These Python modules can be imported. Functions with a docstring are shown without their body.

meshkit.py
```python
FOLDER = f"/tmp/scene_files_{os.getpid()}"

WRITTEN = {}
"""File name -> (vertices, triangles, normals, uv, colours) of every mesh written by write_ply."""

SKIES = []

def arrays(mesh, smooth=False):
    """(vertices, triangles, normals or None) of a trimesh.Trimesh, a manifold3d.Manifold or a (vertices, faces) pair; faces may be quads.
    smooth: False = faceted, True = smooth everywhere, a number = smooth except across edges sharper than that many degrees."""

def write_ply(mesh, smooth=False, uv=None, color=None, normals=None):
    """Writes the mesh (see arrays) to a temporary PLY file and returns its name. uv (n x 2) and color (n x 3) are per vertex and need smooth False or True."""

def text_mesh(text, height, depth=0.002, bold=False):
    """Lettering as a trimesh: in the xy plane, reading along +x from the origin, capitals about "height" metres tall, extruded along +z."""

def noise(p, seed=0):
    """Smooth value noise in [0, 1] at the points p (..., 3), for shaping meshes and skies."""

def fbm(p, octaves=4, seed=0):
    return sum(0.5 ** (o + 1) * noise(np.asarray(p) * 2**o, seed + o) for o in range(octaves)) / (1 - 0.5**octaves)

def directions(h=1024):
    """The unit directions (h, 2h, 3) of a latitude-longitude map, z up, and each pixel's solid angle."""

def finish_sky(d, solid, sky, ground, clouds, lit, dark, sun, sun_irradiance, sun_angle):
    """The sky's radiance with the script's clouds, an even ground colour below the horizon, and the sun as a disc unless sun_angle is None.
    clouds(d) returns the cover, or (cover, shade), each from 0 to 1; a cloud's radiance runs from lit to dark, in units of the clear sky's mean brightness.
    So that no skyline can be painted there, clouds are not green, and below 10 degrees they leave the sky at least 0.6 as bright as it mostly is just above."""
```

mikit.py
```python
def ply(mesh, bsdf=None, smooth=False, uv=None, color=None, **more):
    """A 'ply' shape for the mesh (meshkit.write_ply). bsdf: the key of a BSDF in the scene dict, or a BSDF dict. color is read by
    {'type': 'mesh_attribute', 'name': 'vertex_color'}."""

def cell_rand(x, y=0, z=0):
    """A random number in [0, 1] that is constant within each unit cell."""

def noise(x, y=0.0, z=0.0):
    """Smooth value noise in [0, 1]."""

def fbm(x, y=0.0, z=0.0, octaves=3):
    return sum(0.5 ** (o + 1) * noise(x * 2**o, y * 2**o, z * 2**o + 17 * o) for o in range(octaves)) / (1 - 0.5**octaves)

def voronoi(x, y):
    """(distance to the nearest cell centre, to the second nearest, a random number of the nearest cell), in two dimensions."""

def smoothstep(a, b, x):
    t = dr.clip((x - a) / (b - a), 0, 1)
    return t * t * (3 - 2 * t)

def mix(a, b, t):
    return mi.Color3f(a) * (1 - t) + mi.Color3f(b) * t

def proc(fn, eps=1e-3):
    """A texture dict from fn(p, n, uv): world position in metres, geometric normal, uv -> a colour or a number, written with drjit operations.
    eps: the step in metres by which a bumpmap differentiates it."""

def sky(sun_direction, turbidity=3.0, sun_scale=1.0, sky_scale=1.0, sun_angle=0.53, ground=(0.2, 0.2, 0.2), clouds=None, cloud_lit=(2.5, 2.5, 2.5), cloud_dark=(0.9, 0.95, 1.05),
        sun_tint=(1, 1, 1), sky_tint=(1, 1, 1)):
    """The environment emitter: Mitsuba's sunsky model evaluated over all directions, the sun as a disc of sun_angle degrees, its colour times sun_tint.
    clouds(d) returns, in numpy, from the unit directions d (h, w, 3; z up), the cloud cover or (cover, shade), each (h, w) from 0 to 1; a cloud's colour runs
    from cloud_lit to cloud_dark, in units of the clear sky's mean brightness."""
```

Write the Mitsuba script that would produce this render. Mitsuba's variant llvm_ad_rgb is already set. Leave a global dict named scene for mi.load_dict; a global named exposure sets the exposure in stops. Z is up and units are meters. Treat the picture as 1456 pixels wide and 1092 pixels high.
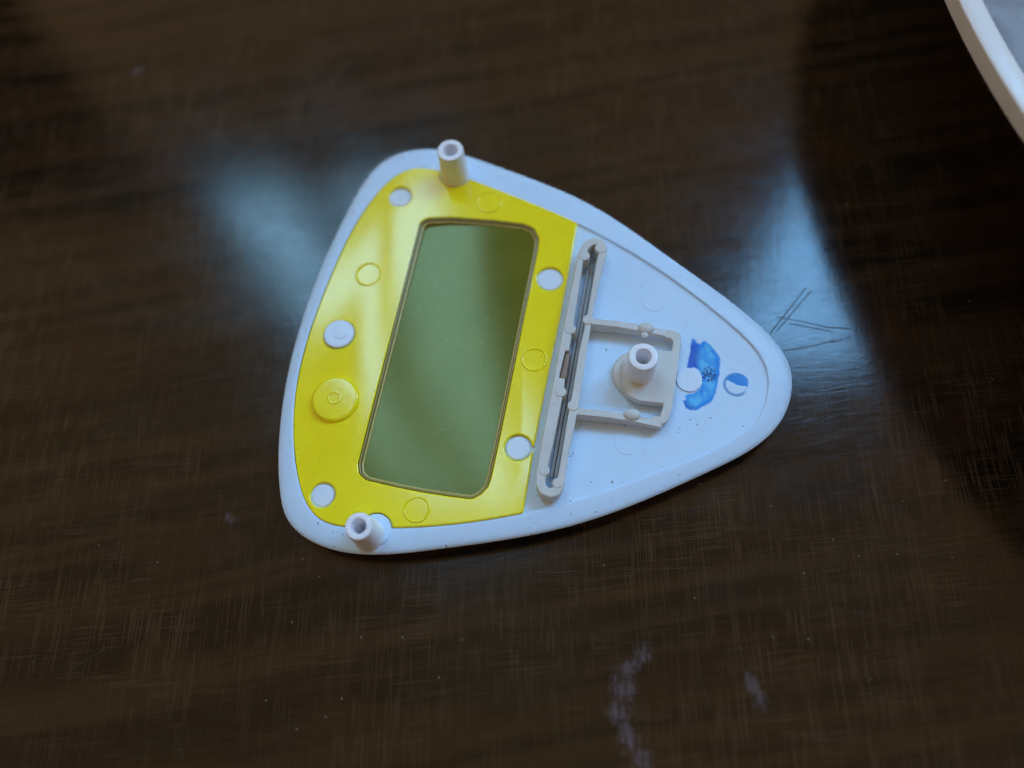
import math, numpy as np, trimesh, mitsuba as mi, drjit as dr, mikit, meshkit
import manifold3d as m3
import mapbox_earcut as earcut
from scipy.interpolate import splprep, splev
from shapely.geometry import Polygon, Point, LineString, box
from shapely import affinity, union_all
from mikit import proc, noise, fbm, voronoi, smoothstep, mix, cell_rand

T = mi.ScalarTransform4f
MM = 0.001                                   # everything below is laid out in millimetres on the table
scene, labels = {}, {}
exposure = 0.05

# ---------------------------------------------------------------- camera
EYE = np.array([3.686, -50.105, 125.0])
FWD = np.array([-0.05653, 0.36701, -0.92850])
scene['camera'] = {
    'type': 'thinlens', 'fov': 66.995, 'fov_axis': 'x', 'near_clip': 0.005, 'far_clip': 20.0,
    'aperture_radius': 0.0022, 'focus_distance': 0.125,
    'to_world': T().look_at(origin=(EYE * MM).tolist(), target=((EYE + FWD * 100) * MM).tolist(), up=[0.0223, 0.9302, 0.3663]),
}

# ---------------------------------------------------------------- light
# blue daylight comes through a tall window beyond the far side of the table; the room around gives a dim warm light
WINDOW_Y, SILL = 450.0, 515.0
SKY_LIGHT = [3.4, 8.6, 15.6]
LEFT_LIGHT = [2.9, 6.5, 9.8]                 # left panes are given dimmer, greyer light to weaken their table reflection
scene['room_air'] = {'type': 'constant', 'radiance': {'type': 'rgb', 'value': [0.37, 0.235, 0.12]}}

# ---------------------------------------------------------------- outlines, in millimetres
OUTER = [[-21.01,46.57],[-24.01,46.38],[-26.41,45.34],[-28.63,43.65],[-31.09,39.72],[-33.46,35.38],[-35.73,30.36],[-37.73,23.08],[-39.1,16.89],[-40.78,10.62],[-42.14,3.21],[-42.71,-3.94],[-42.37,-10.84],[-41.88,-15.69],[-41.37,-20.29],[-40.25,-24.1],[-38.15,-26.6],[-35.58,-28.52],[-33.0,-29.59],[-29.94,-30.01],[-22.58,-30.19],[-15.29,-29.94],[-8.04,-29.14],[-3.66,-28.32],[6.01,-26.24],[15.78,-23.04],[22.07,-20.66],[27.44,-18.13],[33.71,-14.89],[37.66,-12.27],[40.23,-9.46],[41.6,-6.59],[42.3,-3.78],[42.37,-0.66],[41.7,2.15],[39.95,4.91],[37.32,8.41],[34.02,11.87],[30.5,15.14],[25.75,19.36],[21.26,23.97],[16.0,28.45],[10.56,32.44],[4.97,36.15],[-0.75,39.23],[-6.59,41.97],[-11.58,43.99],[-16.62,45.7]]
INNER = [[-21.53,41.35],[-24.98,40.55],[-27.02,38.89],[-29.12,36.14],[-31.64,30.69],[-34.1,25.23],[-36.37,18.62],[-37.62,14.13],[-38.79,9.2],[-40.08,2.28],[-40.11,-4.41],[-39.7,-11.24],[-38.94,-16.75],[-37.73,-20.61],[-35.97,-23.37],[-34.22,-25.08],[-32.43,-26.1],[-30.72,-26.46],[-26.56,-26.73],[-22.55,-26.66],[-15.24,-26.42],[-8.86,-25.84],[-1.72,-24.49],[3.67,-23.46],[10.96,-21.55],[15.42,-19.93],[21.5,-17.53],[29.61,-13.98],[33.82,-11.72],[36.02,-9.87],[37.39,-7.63],[38.11,-4.36],[38.17,-1.02],[37.87,1.26],[36.53,3.6],[33.76,6.92],[29.92,10.89],[25.93,14.41],[21.97,18.01],[18.26,21.25],[13.02,25.35],[8.34,28.04],[4.84,29.97],[-0.75,33.08],[-6.46,36.1],[-11.08,38.18],[-17.36,40.52]]
YELLOW_CUT = [[8.5,29.07],[8.21,27.74],[6.86,20.38],[4.75,9.38],[3.42,3.21],[1.76,-4.75],[0.04,-13.43],[-0.91,-18.99],[-1.83,-24.38],[-2.06,-25.7]]
LCD_OUT = [[-20.46,29.03],[-19.33,30.04],[-14.93,30.09],[-7.18,29.18],[-1.42,28.13],[0.35,27.17],[1.27,24.92],[0.92,22.32],[-2.14,8.38],[-4.41,-4.6],[-5.42,-11.3],[-6.95,-18.9],[-7.38,-20.26],[-8.48,-21.49],[-9.92,-22.26],[-13.39,-21.76],[-17.91,-21.02],[-22.48,-20.03],[-26.99,-18.93],[-28.21,-17.86],[-28.51,-16.22],[-27.44,-12.56],[-25.63,-0.55],[-23.04,14.08],[-22.18,19.27]]
HOLES = [[-24.41,35.01,2.05],[3.07,16.7,2.21],[-33.63,7.15,2.66],[-2.57,-13.97,2.1],[-33.89,-21.24,1.94]]
RINGS = [[-29.25,18.8,2.42],[0.2,1.36,2.24],[-7.73,33.07,2.4],[-18.57,-23.83,2.18]]
BUTTON = [-33.09,-5.07,4.06]
POSTS = [[-14.24,39.6,2.34],[17.52,-1.48,2.26],[-26.05,-27.57,2.01]]
BOSS = [-24.99,-26.86,2.56]
DISC = [25.61,-2.74,2.11]
RINGDISC = [33.16,-3.68,1.98]
EJECT = [[20.9,12.11,2.04],[15.07,-13.09,2.24]]
NOTCH = [[-2.57,-14.33],[-0.31,-14.37],[-0.25,-14.37]]
BAR_OUT = [[10.85,23.42],[9.48,22.76],[8.45,21.38],[7.63,18.32],[5.82,9.42],[4.76,4.24],[3.2,-3.89],[1.6,-11.66],[0.29,-18.76],[0.27,-20.78],[0.9,-22.11],[2.51,-22.8],[3.81,-22.38],[4.54,-21.06],[5.51,-15.22],[6.9,-9.41],[8.13,-2.66],[9.72,6.29],[10.76,11.93],[12.89,19.95],[13.19,21.2],[12.53,22.78]]
SLOT = [[10.91,21.99],[10.16,21.45],[9.52,20.49],[8.85,18.56],[7.08,8.07],[6.12,2.79],[5.15,-3.45],[4.49,-7.21],[3.24,-13.1],[2.04,-18.34],[1.69,-20.13],[1.89,-20.91],[2.54,-21.25],[3.2,-20.82],[3.78,-18.82],[5.05,-11.73],[5.95,-7.24],[7.72,2.24],[9.21,8.4],[11.15,18.75],[11.71,20.55],[11.51,21.69]]
NUBS = [[9.13,19.66,0.91],[11.97,21.1,0.97],[9.29,7.35,0.88],[6.31,5.74,0.93],[4.42,-5.39,0.91],[6.39,-7.85,0.9],[1.61,-18.45,0.82],[3.64,-20.49,0.81]]
BAR_NOTCH = [[5.39,1.79],[6.2,1.77],[5.39,-2.96],[4.25,-2.93]]
ARM_A = [[9.52,7.21],[14.4,6.54],[18.98,5.63],[22.39,4.89]]
ARM_B = [[6.7,-8.69],[11.37,-9.27],[15.78,-9.95],[20.35,-10.99]]
FRAME = [[22.32,5.66],[23.47,5.49],[24.56,4.69],[24.58,3.53],[23.45,-2.22],[22.2,-8.27],[21.5,-10.15],[20.79,-10.85],[19.89,-11.06],[18.69,-10.68],[18.88,-9.51],[20.1,-9.65],[20.91,-7.52],[16.92,-6.95],[15.29,-5.95],[14.36,-4.21],[14.25,-1.99],[14.81,-0.0],[16.04,1.48],[18.26,2.05],[21.12,1.85],[22.83,1.67],[23.2,3.45],[22.77,3.97],[21.98,4.12]]
BUMPS = [[18.86,5.73,1.38],[15.68,-9.43,1.33]]
BALL = [18.63,4.8]
STAIN = [[26.72,4.95],[27.22,4.72],[27.54,4.0],[28.1,3.84],[28.53,4.33],[29.1,4.24],[29.63,3.73],[30.41,2.5],[31.05,1.22],[30.96,-0.31],[30.7,-1.69],[30.41,-2.78],[30.15,-4.14],[29.66,-5.35],[28.91,-6.68],[27.73,-7.39],[26.56,-7.96],[25.32,-7.93],[24.67,-7.59],[24.53,-6.98],[24.4,-6.24],[24.86,-6.05],[24.71,-5.5],[25.18,-5.11],[26.07,-4.99],[26.98,-4.61],[27.59,-3.4],[27.7,-2.17],[27.3,-0.91],[26.47,-0.34],[25.54,-0.8],[25.45,-0.31],[25.91,1.35],[26.4,3.46]]
RINGFILL = [[31.66,-2.81],[32.1,-2.14],[32.77,-1.74],[33.66,-1.63],[34.51,-1.92],[35.06,-2.62],[35.15,-3.44],[35.08,-4.12],[34.16,-4.03],[33.31,-3.74],[32.37,-3.17]]
DEEP = [26.86,2.03,0.7]
GRAN = [28.87,-1.78,1.03]
DISH_LOW = [[70.74,59.28],[72.81,48.57],[75.95,38.0],[77.64,30.84]]
DISH_TOP = [[70.45,54.32],[72.23,46.58],[74.15,38.33],[75.86,33.04]]
DISH_IN = [[74.24,53.52],[75.97,46.12],[77.4,40.74]]
SCRATCH = [[41.12,7.6,48.6,16.52],[42.39,8.11,49.36,15.79],[42.72,10.83,51.38,8.66],[51.38,8.66,55.15,8.28],[44.73,9.4,51.86,7.83],[42.86,4.2,46.77,4.89],[46.77,4.89,52.05,5.94],[51.14,5.44,54.92,6.8],[-56.37,-54.1,-52.41,-61.02],[-73.57,-47.54,-67.83,-43.68],[64.15,-34.8,68.9,-32.09],[41.18,-33.03,46.68,-35.52],[30.43,-32.83,55.22,-31.97],[-0.35,-32.89,27.22,-32.26],[41.57,-4.21,52.77,-3.2],[47.54,-3.21,55.9,-1.75],[-78.35,-32.69,-63.07,-31.69],[-76.86,-34.06,-63.39,-33.27],[-51.49,-42.37,-46.59,-40.8],[65.93,-45.76,70.78,-46.45],[-56.37,-54.1,-58.8,-44.97],[42.75,-8.63,55.04,-7.02],[40.72,18.78,42.81,23.81],[42.76,15.15,45.19,26.69],[-17.08,77.56,-8.11,78.56],[-81.53,22.2,-69.32,23.3],[43.66,-38.11,52.73,-40.22],[23.76,-47.16,25.3,-52.99]]
SMEAR = [[12.94,-49.62,12.3,-53.97,1.9],[12.45,-54.92,14.81,-60.03,1.5],[16.03,-45.15,12.15,-48.63,1.2],[31.86,-48.94,32.74,-52.03,1.1],[-51.62,-23.38,-50.22,-23.99,0.8],[-85.25,73.87,-83.9,74.18,0.8]]

LIFT = 1.6

# ---------------------------------------------------------------- mesh helpers
def obj(key, mesh, bsdf, smooth=False, **label):
    """One entry of the scene: a mesh in millimetres."""
    if isinstance(mesh, m3.Manifold):
        m = mesh.to_mesh()
        mesh = trimesh.Trimesh(m.vert_properties[:, :3], m.tri_verts, process=False)
    v = np.array(mesh.vertices, float)
    if key.startswith('device_cover'):
        v[:, 2] += LIFT                      # the cover is laid out from a plane a little above the table
    mesh = trimesh.Trimesh(v * MM, mesh.faces, process=False)
    k, n = key, 0
    while k in scene:
        n += 1
        k = f'{key}_{n:03d}'
    scene[k] = mikit.ply(mesh, bsdf, smooth)
    if label:
        labels[k] = label
    return k


def spline(points, n, s=0.0):
    """A closed smooth curve through the points."""
    p = np.asarray(points, float)
    p = np.vstack([p, p[:1]])
    tck, _ = splprep(p.T, s=s, per=True)
    return np.array(splev(np.linspace(0, 1, n, endpoint=False), tck)).T


def resample(ring, step):
    r = LineString(np.vstack([ring, ring[:1]]) if np.abs(ring[0] - ring[-1]).max() > 1e-9 else ring)
    n = max(8, int(round(r.length / step)))
    return np.array([r.interpolate(i / n, normalized=True).coords[0] for i in range(n)])


def rounded(poly, r):
    return poly.buffer(r, 12).buffer(-2 * r, 12).buffer(r, 12)


def inset(ring, d):
    """Each vertex of a closed ring moved by d to its left (inwards on a counter-clockwise ring)."""
    a, b = ring - np.roll(ring, 1, 0), np.roll(ring, -1, 0) - ring
    na, nb = (np.stack([-v[:, 1], v[:, 0]], 1) / np.maximum(np.linalg.norm(v, axis=1, keepdims=True), 1e-9) for v in (a, b))
    n = na + nb
    n /= np.maximum((n * n).sum(1, keepdims=True) / 2, 0.5)
    return ring + n * d


def cap(rings):
    v = np.vstack(rings)
    ends = np.cumsum([len(r) for r in rings]).astype(np.uint32)
    f = earcut.triangulate_float64(np.ascontiguousarray(v), ends).reshape(-1, 3).astype(int)
    a, b, c = v[f[:, 0]], v[f[:, 1]], v[f[:, 2]]
    cr = (b[:, 0] - a[:, 0]) * (c[:, 1] - a[:, 1]) - (b[:, 1] - a[:, 1]) * (c[:, 0] - a[:, 0])
    f[cr < 0] = f[cr < 0][:, ::-1]
    return f


def slab(poly, z0, z1, bevel=0.25, steps=3, step=0.35, under=True):
    """A plate of the polygon's outline from z0 to z1, its upper edge (and lower edge) rounded."""
    poly = poly if poly.exterior.is_ccw else Polygon(poly.exterior.coords[::-1], [i.coords for i in poly.interiors])
    base = [resample(np.array(poly.exterior.coords)[:-1], step)]
    for h in poly.interiors:
        r = resample(np.array(h.coords)[:-1], step)
        if Polygon(r).exterior.is_ccw:
            r = r[::-1]
        base.append(r)
    levels = [(0.0, z0)]
    for i in range(steps + 1):
        a = math.pi / 2 * i / steps
        levels.append((bevel * (1 - math.cos(a)), z1 - bevel + bevel * math.sin(a)))
    V, F, at = [], [], 0
    nv = sum(map(len, base))
    for d, z in levels:
        V.append(np.vstack([np.c_[inset(r, d), np.full(len(r), z)] for r in base]))
    o = 0
    for r in base:
        n = len(r)
        i, j = np.arange(n) + o, (np.arange(n) + 1) % n + o
        for k in range(len(levels) - 1):
            p, q = k * nv, (k + 1) * nv
            F.append(np.vstack([np.stack([i + p, j + p, j + q], 1), np.stack([i + p, j + q, i + q], 1)]))
        o += n
    top = cap([inset(r, levels[-1][0]) for r in base])
    F.append(top + (len(levels) - 1) * nv)
    if under:
        F.append(cap(base)[:, ::-1])
    return trimesh.Trimesh(np.vstack(V), np.vstack(F), process=False)


def lathe(profile, centre, n=72):
    """Revolves (radius, z) pairs about the vertical through centre; the profile runs so that the outside is on its right."""
    a = np.linspace(0, 2 * math.pi, n, endpoint=False)
    V = np.vstack([np.c_[centre[0] + r * np.cos(a), centre[1] + r * np.sin(a), np.full(n, z)] for r, z in profile])
    F = []
    i, j = np.arange(n), (np.arange(n) + 1) % n
    for k in range(len(profile) - 1):
        p, q = k * n, (k + 1) * n
        F.append(np.vstack([np.stack([i + p, j + p, j + q], 1), np.stack([i + p, j + q, i + q], 1)]))
    m = trimesh.Trimesh(V, np.vstack(F), process=False)
    m.merge_vertices()
    m.update_faces(m.nondegenerate_faces())
    return m


def prism(poly, z0, z1):
    rings = [np.array(poly.exterior.coords)[:-1]] + [np.array(h.coords)[:-1] for h in poly.interiors]
    return m3.CrossSection([r.tolist() for r in rings], m3.FillRule.EvenOdd).extrude(z1 - z0).translate([0, 0, z0])


def solid(mesh):
    return m3.Manifold(m3.Mesh(np.asarray(mesh.vertices, np.float32), np.asarray(mesh.faces, np.uint32)))


def disc(c, r):
    return Point(*c).buffer(r, 24)


def boxmesh(x0, x1, y0, y1, z0, z1):
    m = trimesh.creation.box((x1 - x0, y1 - y0, z1 - z0))
    m.apply_translation([(x0 + x1) / 2, (y0 + y1) / 2, (z0 + z1) / 2])
    return m


# ---------------------------------------------------------------- materials
def bsdf(key, colour, rough, bump=None, bump_scale=1.0, eps=1e-4, **more):
    base = {'type': 'principled', 'base_color': colour if isinstance(colour, dict) else {'type': 'rgb', 'value': list(colour)},
            'roughness': rough, 'specular': 0.5, **more}
    if bump:
        base = {'type': 'bumpmap', 'arbitrary': proc(bump, eps), 'scale': bump_scale, 'bsdf': base}
    scene[key] = {'type': 'twosided', 'bsdf': base}


def inside(x, y, pts):
    """1 where (x, y) lies inside the closed polygon."""
    odd = mi.Bool(False)
    n = len(pts)
    for i in range(n):
        (xa, ya), (xb, yb) = pts[i], pts[(i + 1) % n]
        if abs(ya - yb) < 1e-6:
            continue
        crosses = ((ya > y) != (yb > y)) & (x < (xb - xa) * (y - ya) / (yb - ya) + xa)
        odd = odd ^ crosses
    return dr.select(odd, mi.Float(1), mi.Float(0))


def to_segment(x, y, a, b):
    dx, dy = b[0] - a[0], b[1] - a[1]
    l2 = dx * dx + dy * dy
    t = dr.clip(((x - a[0]) * dx + (y - a[1]) * dy) / l2, 0, 1)
    return dr.sqrt(dr.square(x - a[0] - t * dx) + dr.square(y - a[1] - t * dy)), t


def grain_uv(p):
    x, y = p.x * 1000, p.y * 1000
    c, s = math.cos(math.radians(9)), math.sin(math.radians(9))
    u, v = x * c + y * s, y * c - x * s
    v = v + 3.0 * (fbm(u * 0.013, v * 0.02, 3.0) - 0.5) * 2
    return x, y, u, v


def scratches(x, y):
    out = mi.Float(0)
    wob = (noise(x * 0.35, y * 0.35, 5.0) - 0.5) * 0.4
    for k, (x0, y0, x1, y1) in enumerate(SCRATCH):
        d, t = to_segment(x + wob, y + wob * 0.7, (x0, y0), (x1, y1))
        wide, deep = (0.055, 1.0) if k < 7 else (0.04, 0.8) if k < 10 else (0.035, 0.42)
        out = dr.maximum(out, (1 - smoothstep(wide, wide * 2.4, d)) * dr.maximum(smoothstep(0.2, 0.7, noise(t * 9, k * 3.1)), 0.75 if k < 7 else 0.0) * deep)
    return out


def smears(x, y):
    out = mi.Float(0)
    for k, (x0, y0, x1, y1, r) in enumerate(SMEAR):
        d, t = to_segment(x, y, (x0, y0), (x1, y1))
        out = dr.maximum(out, smoothstep(r * 1.5, 0, d + (fbm(x * 0.9, y * 0.9, 2.0) - 0.5) * 2.2 * r))
    return out * smoothstep(0.15, 0.85, 0.75 * fbm(x * 2.6, y * 0.7, 9.0, octaves=4) + 0.25 * noise(x * 12.0, y * 7.0, 3.0))


def crosshatch(x, y):
    """Fine pale pores that run up and down and, weaker, along the grain."""
    patch = smoothstep(0.35, 0.62, fbm(x * 0.05, y * 0.07, 8.0))
    up = smoothstep(0.50, 0.86, noise(x * 4.2 + y * 0.04, y * 0.17, 1.0)) * smoothstep(0.25, 0.6, noise(x * 0.5, y * 0.22, 6.0))
    fine = smoothstep(0.50, 0.9, noise(x * 8.0, y * 0.30, 2.0)) * smoothstep(0.25, 0.65, noise(x * 0.7, y * 0.3, 16.0))
    along = smoothstep(0.52, 0.9, noise(x * 0.22, y * 5.4 - x * 0.5, 4.0)) * smoothstep(0.3, 0.65, noise(x * 0.16, y * 0.35, 26.0))
    return dr.minimum(up * 0.7 + fine * 0.65 + along * 0.6, 1.0) * (0.45 + 0.55 * patch)


def wood_colour(p, n, uv):
    x, y, u, v = grain_uv(p)
    band = 0.55 * noise(u * 0.010, v * 0.42, 1.0) + 0.45 * fbm(u * 0.006, v * 0.13, 51.0, octaves=2)
    fine = 0.6 * noise(u * 0.07, v * 2.0, 3.0) + 0.4 * noise(u * 0.16, v * 5.0, 13.0)
    tone = mix((0.0040, 0.0021, 0.0009), (0.0235, 0.0117, 0.0044), smoothstep(0.31, 0.69, band * 0.75 + fine * 0.25))
    green = smoothstep(0.52, 0.72, fbm(x * 0.035, y * 0.06, 12.0))
    tone = mix(tone, (0.014, 0.0095, 0.0030), green * 0.35)
    red = smoothstep(0.60, 0.75, fbm(x * 0.05, y * 0.11, 31.0))
    tone = mix(tone, (0.030, 0.0110, 0.0038), red * 0.5)
    tone = mix(tone, (0.058, 0.0335, 0.0160), crosshatch(x, y) * 0.6)
    f, _, rnd = voronoi(x * 0.34, y * 0.34)
    dust = (1 - smoothstep(0.012 + 0.03 * cell_rand(rnd * 997), 0.07, f)) * smoothstep(0.94, 0.96, rnd) * smoothstep(0.42, 0.6, fbm(x * 0.06, y * 0.06, 40.0))
    tone = mix(tone, (0.30, 0.27, 0.25), dust * 0.35)
    tone = mix(tone, (0.10, 0.08, 0.065), scratches(x, y) * 0.3)
    return mix(tone, (0.115, 0.085, 0.098), smears(x, y) * 0.6)


def wood_rough(p, n, uv):
    x, y, u, v = grain_uv(p)
    r = 0.155 + 0.08 * (fbm(x * 0.07, y * 0.14, 7.0) - 0.5) + 0.05 * (noise(x * 0.35, y * 3.0 - x * 0.5, 2.0) - 0.5)
    return dr.clip(r + 0.30 * scratches(x, y) + 0.25 * smears(x, y), 0.12, 0.9)


def wood_bump(p, n, uv):
    x, y, u, v = grain_uv(p)
    h = 0.5 * noise(x * 0.5, y * 2.2, 1.0) + 0.35 * noise(x * 2.4, y * 0.5, 2.0) + 0.3 * noise(x * 1.3, y * 5.0, 3.0) + 0.15 * noise(x * 5.0, y * 5.0, 4.0)
    return h - 0.9 * scratches(x, y)


bsdf('wood', proc(wood_colour), proc(wood_rough), wood_bump, 0.6e-5, 6e-5)


def speck(x, y, scale, share, size, seed):
    f, _, rnd = voronoi(x * scale + seed, y * scale - seed)
    return (1 - smoothstep(size, size * 1.9, f)) * smoothstep(1 - share - 0.004, 1 - share, rnd) * smoothstep(0.35, 0.6, fbm(x * 0.09 + seed, y * 0.09))


def white_colour(p, n, uv):
    x, y = p.x * 1000, p.y * 1000
    c = mix((0.55, 0.73, 0.90), (0.59, 0.76, 0.92), fbm(x * 0.12, y * 0.12, 2.0))
    flat = smoothstep(0.9, 0.97, n.z) * smoothstep(3.3, 3.38, p.z * 1000 - LIFT)
    # blue dye that ran over the floor of the cover
    wx, wy = x + (noise(x * 1.6, y * 1.6, 3.0) - 0.5) * 0.24, y + (noise(x * 1.6, y * 1.6, 7.0) - 0.5) * 0.24
    w1 = fbm(wx * 0.75, wy * 0.6, 4.0)
    thick = smoothstep(0.42, 0.58, w1) * 0.6 + 0.2 * smoothstep(0.42, 0.62, fbm(wx * 0.9 + wy * 0.5, wy * 0.8 - wx * 0.45, 8.0))
    shore = mi.Float(9)
    for k in range(len(STAIN)):
        shore = dr.minimum(shore, to_segment(wx, wy, STAIN[k - 1], STAIN[k])[0])
    thick = dr.clip(thick + smoothstep(1.4, 0.1, shore) * 0.7 - 0.2, 0, 1)
    dye = smoothstep(-0.16, 0.22, shore * (2 * inside(wx, wy, STAIN) - 1)) * flat * 0.97
    d, _ = to_segment(x, y, (DEEP[0] - 0.5, DEEP[1] - 2.2), (DEEP[0], DEEP[1] + 1.0))
    deep = smoothstep(1.7, 0.3, d)
    d2, _ = to_segment(x, y, STAIN[19], STAIN[17])
    deep = dr.maximum(deep, smoothstep(1.4, 0.2, d2) * 0.75)
    blue = mix((0.09, 0.50, 0.84), (0.0, 0.24, 0.76), dr.clip(thick + 0.05, 0, 1))
    blue = mix(blue, (0.0, 0.055, 0.50), deep * 0.85)
    c = mix(c, blue, dye)
    fill = inside(wx, wy, RINGFILL) * flat
    c = mix(c, mix((0.0, 0.30, 0.78), (0.0, 0.15, 0.64), w1), fill * 0.95)
    dist = dr.sqrt(dr.square(x - RINGDISC[0]) + dr.square(y - RINGDISC[1]))
    rim = smoothstep(0.30, 0.12, dr.abs(dist - RINGDISC[2] + 0.12)) * (1 - smoothstep(0.2, 1.2, (x - RINGDISC[0]) - 0.6)) * flat
    c = mix(c, (0.01, 0.22, 0.58), rim * 0.8)
    gd = dr.sqrt(dr.square(x - GRAN[0]) + dr.square(y - GRAN[1]))
    gf, _, gr = voronoi(x * 3.0, y * 3.0)
    grains = (1 - smoothstep(0.42, 0.56, gf)) * smoothstep(1.9, 1.2, gd + 0.9 * gr) * flat
    c = mix(c, (0.006, 0.018, 0.16), grains * 0.92)
    dirt = dr.maximum(speck(x, y * 0.6 + x * 0.4, 0.5, 0.07, 0.05, 3.0), speck(x * 0.9 + y * 0.7, y * 1.5 - x * 1.1, 0.8, 0.05, 0.10, 11.0) * smoothstep(0.5, 0.6, fbm(x * 0.05, y * 0.05, 60.0)))
    return mix(c, (0.07, 0.08, 0.10), dirt * 0.75)


def plastic_bump(p, n, uv):
    x, y = p.x * 1000, p.y * 1000
    return fbm(x * 4.0, y * 4.0, p.z * 4000.0)


bsdf('white_plastic', proc(white_colour), 0.36, plastic_bump, 3e-6, 6e-5)
scene['white_plastic']['bsdf']['bsdf']['specular'] = 0.35
bsdf('post_plastic', (0.80, 0.82, 0.86), 0.34, plastic_bump, 3e-6, 6e-5)
bsdf('pin_plastic', (0.66, 0.76, 0.86), 0.33)


def beige_colour(p, n, uv):
    x, y = p.x * 1000, p.y * 1000
    c = mix((0.53, 0.53, 0.49), (0.63, 0.62, 0.57), fbm(x * 0.3, y * 0.3, 5.0))
    return mix(c, (0.08, 0.08, 0.08), speck(x, y, 1.0, 0.16, 0.055, 5.0) * 0.7)


bsdf('beige_plastic', proc(beige_colour), 0.42, plastic_bump, 5e-6, 6e-5)
bsdf('notch_shade_tan', (0.26, 0.17, 0.11), 0.4)  # brown that colours in the shade of the bar's notch
bsdf('rail_plastic', (0.42, 0.46, 0.50), 0.35)


def yellow_colour(p, n, uv):
    x, y = p.x * 1000, p.y * 1000
    c = mix((0.90, 0.76, 0.008), (0.94, 0.80, 0.014), fbm(x * 0.15, y * 0.15, 9.0))
    return mix(c, (0.30, 0.25, 0.05), speck(x, y, 0.8, 0.12, 0.05, 8.0) * 0.6)


def yellow_wave(p, n, uv):
    x, y = p.x * 1000, p.y * 1000
    return fbm(x * 0.8, y * 0.8, 3.0)


bsdf('yellow_plastic', proc(yellow_colour), 0.12, yellow_wave, 2e-6, 2e-4)
scene['yellow_plastic']['bsdf']['bsdf']['specular'] = 0.5
bsdf('border_plastic', (0.30, 0.25, 0.07), 0.25)
bsdf('border_edge', (0.50, 0.42, 0.13), 0.25)


def pane_bump(p, n, uv):
    x, y = p.x * 1000, p.y * 1000
    line = smoothstep(0.80, 0.95, noise(x * 0.35, y * 6.0 - x * 1.2, 4.0)) * smoothstep(0.5, 0.7, noise(x * 0.3, y * 0.3, 9.0))
    return 0.6 * fbm(x * 1.1, y * 1.3, 3.0) + 0.5 * line


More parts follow.
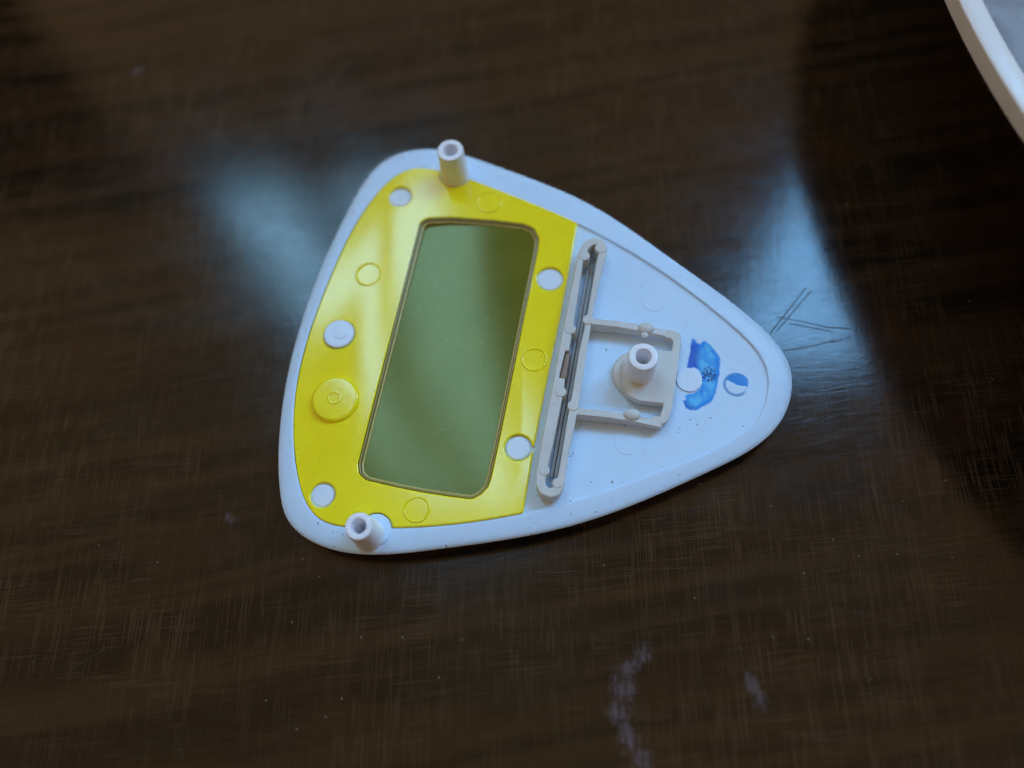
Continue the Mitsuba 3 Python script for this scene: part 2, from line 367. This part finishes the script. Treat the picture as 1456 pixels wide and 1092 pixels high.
def pane_colour(p, n, uv):
    x, y = p.x * 1000, p.y * 1000
    c = mix((0.118, 0.124, 0.010), (0.150, 0.152, 0.015), fbm(x * 0.2, y * 0.2, 6.0))
    line = smoothstep(0.86, 0.97, noise(x * 0.5, y * 7.0 - x * 1.6, 4.0)) * smoothstep(0.5, 0.7, noise(x * 0.25, y * 0.25, 9.0))
    return mix(c, (0.35, 0.36, 0.20), dr.maximum(line * 0.18, speck(x, y, 0.9, 0.12, 0.06, 2.0) * 0.5))


# a tinted pane: part of the light passes through the clear plastic, part is scattered back by its haze
scene['window_plastic'] = {'type': 'blendbsdf', 'weight': 0.9,
    'bsdf_0': {'type': 'thindielectric', 'int_ior': 1.5, 'specular_transmittance': {'type': 'rgb', 'value': [0.62, 0.66, 0.10]}},
    'bsdf_1': {'type': 'twosided', 'bsdf': {'type': 'bumpmap', 'arbitrary': proc(pane_bump, 2e-4), 'scale': 2.5e-6, 'bsdf':
        {'type': 'principled', 'base_color': proc(pane_colour), 'roughness': 0.115, 'specular': 0.34, 'spec_tint': 0.5}}}}
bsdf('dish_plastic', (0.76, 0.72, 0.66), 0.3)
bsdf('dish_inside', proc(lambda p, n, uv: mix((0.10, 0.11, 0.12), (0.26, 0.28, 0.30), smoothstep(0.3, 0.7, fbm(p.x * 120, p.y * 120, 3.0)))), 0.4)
bsdf('blocker_matte', (0.12, 0.075, 0.045), 0.8)  # dark matte for the added light-blocking shapes
bsdf('frame_paint', (0.55, 0.55, 0.53), 0.5)

# ---------------------------------------------------------------- table
table = boxmesh(-700, 700, -420, 420, -28, 0)
obj('table_top', table, 'wood', kind='structure', label='dark brown varnished wood table with fine scratches and dust', category='table')

# ---------------------------------------------------------------- window and lamp that light the table (outside the frame)
labels['window'] = dict(label='tall pale framed window beyond the far edge of the table', category='window')


def pane(x0, x1, z0, z1, light):
    v = np.array([[x0, WINDOW_Y, z0], [x1, WINDOW_Y, z0], [x1, WINDOW_Y, z1], [x0, WINDOW_Y, z1]]) * MM
    k, n = 'window__pane', 0
    while k in scene:
        n += 1
        k = f'window__pane_{n:03d}'
    scene[k] = mikit.ply(trimesh.Trimesh(v, [[0, 1, 2], [0, 2, 3]], process=False), 'frame_paint')
    scene[k]['emitter'] = {'type': 'area', 'radiance': {'type': 'rgb', 'value': light}}


LIGHTS = [(-350, -260, 2100), (-218, -114, 2100), (256, 480, 1040), (511, 1150, 1040)]
for x0, x1, HEAD in LIGHTS:
    pane(x0, x1, SILL, HEAD, LEFT_LIGHT if x0 < 0 else SKY_LIGHT)
    for xa, xb, za, zb in ((x0 - 16, x0, SILL - 25, HEAD + 25), (x1, x1 + 16, SILL - 25, HEAD + 25), (x0, x1, SILL - 25, SILL), (x0, x1, HEAD, HEAD + 25)):
        obj('window__frame', boxmesh(xa, xb, WINDOW_Y - 30, WINDOW_Y + 12, za, zb), 'frame_paint')

# unseen dark sheet, added to darken the table's reflection at far left
cx = np.linspace(-1300, -372, 160)
cy = WINDOW_Y - 40 + 22 * np.sin(cx * 0.075)
cv = np.vstack([np.c_[cx, cy, cx * 0 + 60], np.c_[cx, cy, cx * 0 + 520]])
k = np.arange(159)
obj('reflection_blocker', trimesh.Trimesh(cv, np.vstack([np.stack([k, k + 1, k + 161], 1), np.stack([k, k + 161, k + 160], 1)]), process=False), 'blocker_matte', True,
    label='short dark brown sheet added to darken the table reflection', category='reflection_blocker')

# unseen dark block added behind the camera to cut warm fill light
labels['light_blocker'] = dict(label='tall dark brown block added behind the camera to hold back fill light', category='light_blocker')
obj('light_blocker__body', boxmesh(-900, 900, -900, -480, -600, 380), 'blocker_matte')
for x0, x1 in ((-870, -10), (10, 870)):
    obj('light_blocker__front_panel', boxmesh(x0, x1, -480, -462, -560, 350), 'blocker_matte')

# ---------------------------------------------------------------- the cover
labels['device_cover'] = dict(label='white rounded triangular plastic cover lying inside up, with yellow panel and green window', category='plastic cover')
ZF, ZL, ZE, ZY, ZB = 3.4, 3.9, 2.8, 3.9, 6.4
N = 420
C = np.array([-3.0, 8.0])


def by_angle(ring, n=N):
    """The ring's points at even angles about C."""
    d = ring - C
    a = np.arctan2(d[:, 1], d[:, 0])
    o = np.argsort(a)
    a, r = a[o], np.hypot(*d[o].T)
    t = np.linspace(-math.pi, math.pi, n, endpoint=False)
    r = np.interp(t, np.r_[a - 2 * math.pi, a, a + 2 * math.pi], np.r_[r, r, r])
    return C + np.stack([np.cos(t), np.sin(t)], 1) * r[:, None]


outer_ring = by_angle(spline(OUTER, 2400, s=1.5))
inner_ring = by_angle(spline(INNER, 2400, s=1.5))
# from the middle of the underside out to the widest edge, up over the rim and in to its inner lip
profile = [(3.4, -1.6), (2.8, -1.52), (2.2, -1.25), (1.6, -0.7), (1.1, 0.05), (0.65, 0.95), (0.3, 1.75), (0.08, 2.4), (0.0, 2.8), (0.03, 3.05), (0.12, 3.32),
           (0.28, 3.52), (0.5, 3.7), (0.75, 3.84), (0.9, 3.89), (0.97, 3.9), (1.0, 3.88), (1.015, 3.84)]
levels = [outer_ring * (1 - s) + inner_ring * s for s, _ in profile]
V = np.vstack([np.c_[r, np.full(N, z)] for r, (_, z) in zip(levels, profile)])
F = []
i, j = np.arange(N), (np.arange(N) + 1) % N
for k in range(len(profile) - 1):
    p, q = k * N, (k + 1) * N
    F += [np.stack([i + p, j + p, j + q], 1), np.stack([i + p, j + q, i + q], 1)]
F += [cap([levels[0]])[:, ::-1], cap([levels[-1]]) + (len(profile) - 1) * N]
blank = solid(trimesh.Trimesh(V, np.vstack(F), process=False))

floor_poly = Polygon(levels[-1]).buffer(-0.03)
lcd_out = rounded(Polygon(LCD_OUT).convex_hull, 1.2)
lcd_in = lcd_out.buffer(-0.66, 12)
slot = rounded(Polygon(SLOT), 0.3)
shell = blank - prism(floor_poly, ZF, 9) - prism(lcd_out.buffer(0.1), -3, 9) - prism(slot.buffer(0.05), 2.4, 9)
obj('device_cover__shell', shell, 'white_plastic', 32, label='white shell with a raised rim and a blue dye stain near its narrow end')

for x, y, r in EJECT:
    obj('device_cover__shell__moulding_mark', slab(disc((x, y), r), ZF - 0.2, ZF + 0.10, 0.06, 2), 'white_plastic', 32)
x, y, r = DISC
obj('device_cover__shell__round_pad', slab(disc((x, y), r), ZF - 0.2, ZF + 0.35, 0.12, 3), 'pin_plastic', 32, label='clean round white pad interrupting the blue stain')
x, y, r = RINGDISC
obj('device_cover__shell__moulding_mark', slab(disc((x, y), r - 0.15), ZF - 0.2, ZF + 0.12, 0.05, 2, 0.2), 'white_plastic', 32, label='round mark half filled with blue dye')

# screw posts
post_at = [np.array(p[:2]) for p in POSTS]
for k, (x, y, r) in enumerate(POSTS):
    zt, r, h = (11.0, 2.36, 1.16) if k < 2 else (10.4, 2.1, 1.05)
    pr = [(h - 0.12, 3.0), (h, zt - 0.35), (h + 0.18, zt - 0.04), (h + 0.3, zt), (r - 0.32, zt), (r - 0.1, zt - 0.08), (r, zt - 0.3), (r + 0.06, 8.6), (r + 0.2, 6.0), (r + 0.3, 5.0), (r + 0.36, 3.9), (r + 0.5, 3.5), (r + 0.55, 3.3)]
    m = lathe([(0.0, 3.0)] + pr, (x, y))
    m.invert()
    obj('device_cover__screw_post', m, 'post_plastic', 40)
x, y, r = BOSS
obj('device_cover__shell__post_boss', slab(disc((x, y), r), ZF - 0.2, ZF + 0.6, 0.3), 'white_plastic', 32)

# yellow light panel, slightly twisted as thin mouldings are
def warp(x, y):
    s = (x + 22.5) * 0.986 - (y - 20.0) * 0.168          # distance from the window's left edge
    return (0.24 + 0.16 / (1 + np.exp((y + 4.0) / 5.0))) * np.tanh((s + 7.0) / 3.7) + 0.03 * np.maximum(x + 2.0, 0) / (1 + np.exp(y / 3.0)) - 0.05


yel = Polygon(levels[-1]).buffer(-0.05).intersection(Polygon(np.vstack([[-200, 200], [YELLOW_CUT[0][0] + 20, 200], YELLOW_CUT, [-200, -200]])).buffer(0)).buffer(-0.25).buffer(0.25)
yel = yel.difference(lcd_out.buffer(0.02))
for x, y, r in HOLES:
    yel = yel.difference(disc((x, y), r + 0.12))
yel = yel.difference(LineString([HOLES[3][:2], (NOTCH[2][0] + 3, NOTCH[2][1])]).buffer(0.42))
for q, pad in zip(post_at, (3.0, 0, 3.0)):
    if pad:
        yel = yel.difference(disc(q, pad))
yel = yel.difference(disc(BOSS[:2], BOSS[2] + 0.12))
yel = max(getattr(yel, 'geoms', [yel]), key=lambda g: g.area)
panel = slab(yel, ZF + 0.02, ZY, 0.22, 3, 0.4)
fine_v, fine_f = trimesh.remesh.subdivide_to_size(panel.vertices, panel.faces, 1.6, max_iter=12)
panel = trimesh.Trimesh(fine_v, fine_f, process=True)
pv = np.array(panel.vertices)
up = pv[:, 2] > ZF + 0.3
pv[up, 2] += warp(pv[up, 0], pv[up, 1])
panel = trimesh.Trimesh(pv, panel.faces, process=False)
Y = 'device_cover__yellow_panel'
obj(Y, panel, 'yellow_plastic', 38, label='glossy translucent yellow panel with round holes around the green window')


for x, y, r in RINGS:
    z = ZY + warp(x, y)
    obj(Y + '__raised_ring', slab(disc((x, y), r).difference(disc((x, y), r - 0.42)), z - 0.3, z + 0.2, 0.17, 3, 0.2), 'yellow_plastic', 40)
x, y, r = BUTTON
z = ZY + warp(x, y)
obj(Y + '__round_button', slab(disc((x, y), r), z - 0.3, z + 0.85, 0.6, 5), 'yellow_plastic', 40)
obj(Y + '__raised_ring', slab(disc((x - 0.1, y + 0.15), 1.25).difference(disc((x - 0.1, y + 0.15), 0.75)), z + 0.5, z + 0.98, 0.12, 3, 0.2), 'yellow_plastic', 40)
for k, (x, y, r) in enumerate(HOLES):
    top = ZY + warp(x, y) + (0.45 if k == 2 else -0.32)
    obj('device_cover__fixing_pin', slab(disc((x, y), r - (0.0 if k == 2 else 0.14)), ZF - 0.1, top, 0.3 if k == 2 else 0.2, 4, 0.25), 'pin_plastic', 40)
x, y, r = HOLES[2]
obj('device_cover__fixing_pin_002__centre_mark', slab(disc((x + 0.2, y + 0.1), 1.25), ZY, ZY + warp(x, y) + 0.57, 0.1, 2, 0.2), 'pin_plastic', 40)

# display window with its border
border = slab(lcd_out.buffer(-0.03).difference(lcd_out.buffer(-0.34)), 1.2, ZY + 0.16, 0.14, 3)
obj('device_cover__display_window__border', border, 'border_plastic', 40)
border = slab(lcd_out.buffer(-0.36).difference(lcd_in.buffer(-0.1)), 1.2, ZY - 0.3, 0.18, 3)
obj('device_cover__display_window__border', border, 'border_edge', 40)
ring = resample(np.array(lcd_in.exterior.coords)[:-1], 0.6)
pm = trimesh.Trimesh(np.c_[ring, np.full(len(ring), 0.0)], cap([ring]), process=False)
pv, pf = trimesh.remesh.subdivide_to_size(pm.vertices, pm.faces, 2.0, max_iter=12)
pm = trimesh.Trimesh(pv, pf, process=True)
pv = np.array(pm.vertices)
pc = np.array(lcd_in.centroid.coords[0])
vv = pv[:, 1] - pc[1] + 3.0                     # the thin pane is slightly twisted
uu = pv[:, 0] - pc[0] - 0.17 * (pv[:, 1] - pc[1])
aa = 0.25 * uu + 0.75 * (uu - 2.5 * np.log1p(np.exp(uu / 2.5)) + 2.5 * math.log(2))
pv[:, 2] = 3.2 + np.where(vv > 0, 0.0016, 0.0011) * aa * vv + 0.014 * (uu - aa)
pm = trimesh.Trimesh(pv, pm.faces, process=False)
obj('device_cover__display_window', pm, 'window_plastic', True, label='yellowish green see-through display window reflecting the daylight')

# beige slotted bar
bar = rounded(Polygon(BAR_OUT), 0.7)
bar_notch_poly = rounded(Polygon(BAR_NOTCH).convex_hull, 0.15)
bar_m = slab(bar.difference(slot).difference(bar_notch_poly.buffer(0.05)), ZF - 0.1, ZB, 0.2, 3, 0.3)
Bk = 'device_cover__slotted_bar'
obj(Bk, bar_m, 'beige_plastic', 35, label='long beige grey bar with a narrow slot and small round nubs')
obj(Bk + '__notch_shade_fill', slab(bar_notch_poly, ZF, ZB - 0.55, 0.3, 3, 0.2), 'notch_shade_tan', 35, label='brown insert standing in for the shade of a notch in the slotted bar')  # brown fill gives the notch its shade by colour
for x, y, r in NUBS:
    obj(Bk + '__nub', slab(disc((x, y), r + 0.02), ZB - 2.6, ZB + 0.16, 0.12, 3, 0.2), 'beige_plastic', 40)
sc = np.array(SLOT)
top, bottom = np.array([12.9, 22.6]), np.array([9.0, -6.0])
axis_a, axis_b = sc[sc[:, 1].argmax()], sc[sc[:, 1].argmin()]
for off in (-0.40, 0.24):
    line = LineString([axis_a * 0.94 + axis_b * 0.06 + [off, 0], axis_a * 0.06 + axis_b * 0.94 + [off, 0]])
    rail = line.buffer(0.25, cap_style='flat').intersection(slot.buffer(-0.05))
    for g in getattr(rail, 'geoms', [rail]):
        if g.area > 1:
            obj(Bk + '__slot_rail', slab(g, 1.6, 3.3, 0.08, 2, 0.5), 'rail_plastic', 35)

# beige lever frame round the middle post
L = 'device_cover__lever_frame'
frame = rounded(Polygon(FRAME).buffer(0), 0.18)
frame = frame.difference(disc(post_at[1], 2.72))
frame = max(getattr(frame, 'geoms', [frame]), key=lambda g: g.area)
obj(L, slab(frame, ZF + 0.7, 5.6, 0.2, 3, 0.25), 'beige_plastic', 35, label='flat beige grey plate around the middle screw post')
obj(L + '__collar', slab(disc(post_at[1] + [-0.55, -0.2], 4.0).difference(disc(post_at[1], 2.75)), ZF - 0.1, 4.7, 0.5, 4), 'beige_plastic', 35)


def arm(points, w0):
    line = LineString(points)
    m = slab(line.buffer(w0, cap_style='flat', join_style='round'), 0.0, 1.0, 0.18, 3, 0.3)
    v = np.array(m.vertices)
    t = np.clip((v[:, 0] - points[0][0]) / (points[-1][0] - points[0][0]), 0, 1)
    lo, hi = ZF + 0.1 + 1.0 * t, 6.3 - 0.76 * t * t
    low = v[:, 2] < 0.5
    v[:, 2] = np.where(low, lo, hi - (1.0 - v[:, 2]))
    return trimesh.Trimesh(v, m.faces, process=False)


for pts, key in ((ARM_A, 'arm'), (ARM_B, 'arm')):
    obj(L + '__arm', arm(pts, 0.60), 'beige_plastic', 35)
for k, (x, y, r) in enumerate(BUMPS):
    m = trimesh.creation.icosphere(3, 1.0)
    m.apply_scale([1.4, 1.0, 0.72])
    m.apply_translation([x, y, 5.9])
    obj(L + '__hinge_bump', m, 'beige_plastic', True)
m = trimesh.creation.icosphere(3, 0.6)
m.apply_translation([*BALL, 5.6])
obj(L + '__hinge_bump', m, 'post_plastic', True)

# ---------------------------------------------------------------- the white dish at the top right
DC, DR = (221.0, 66.0), 157.4
labels['dish'] = dict(label='large round white dish with thick pale rim and grey inside at the right edge', category='dish')
prof = [(0.0, 0.0), (84.0, 0.0), (85.5, 1.0), (86, 3.0), (90, 9.0), (112, 20.0), (140, 28.0), (DR - 1.0, 31.6), (DR - 0.15, 32.0), (DR, 32.2), (DR, 34.5), (DR - 0.12, 34.75), (DR - 0.45, 34.9), (DR - 2.0, 35.1), (DR - 3.2, 34.9), (DR - 3.6, 34.5), (DR - 3.8, 33.5)]
obj('dish__body', lathe(prof, DC, 360), 'dish_plastic', 35)
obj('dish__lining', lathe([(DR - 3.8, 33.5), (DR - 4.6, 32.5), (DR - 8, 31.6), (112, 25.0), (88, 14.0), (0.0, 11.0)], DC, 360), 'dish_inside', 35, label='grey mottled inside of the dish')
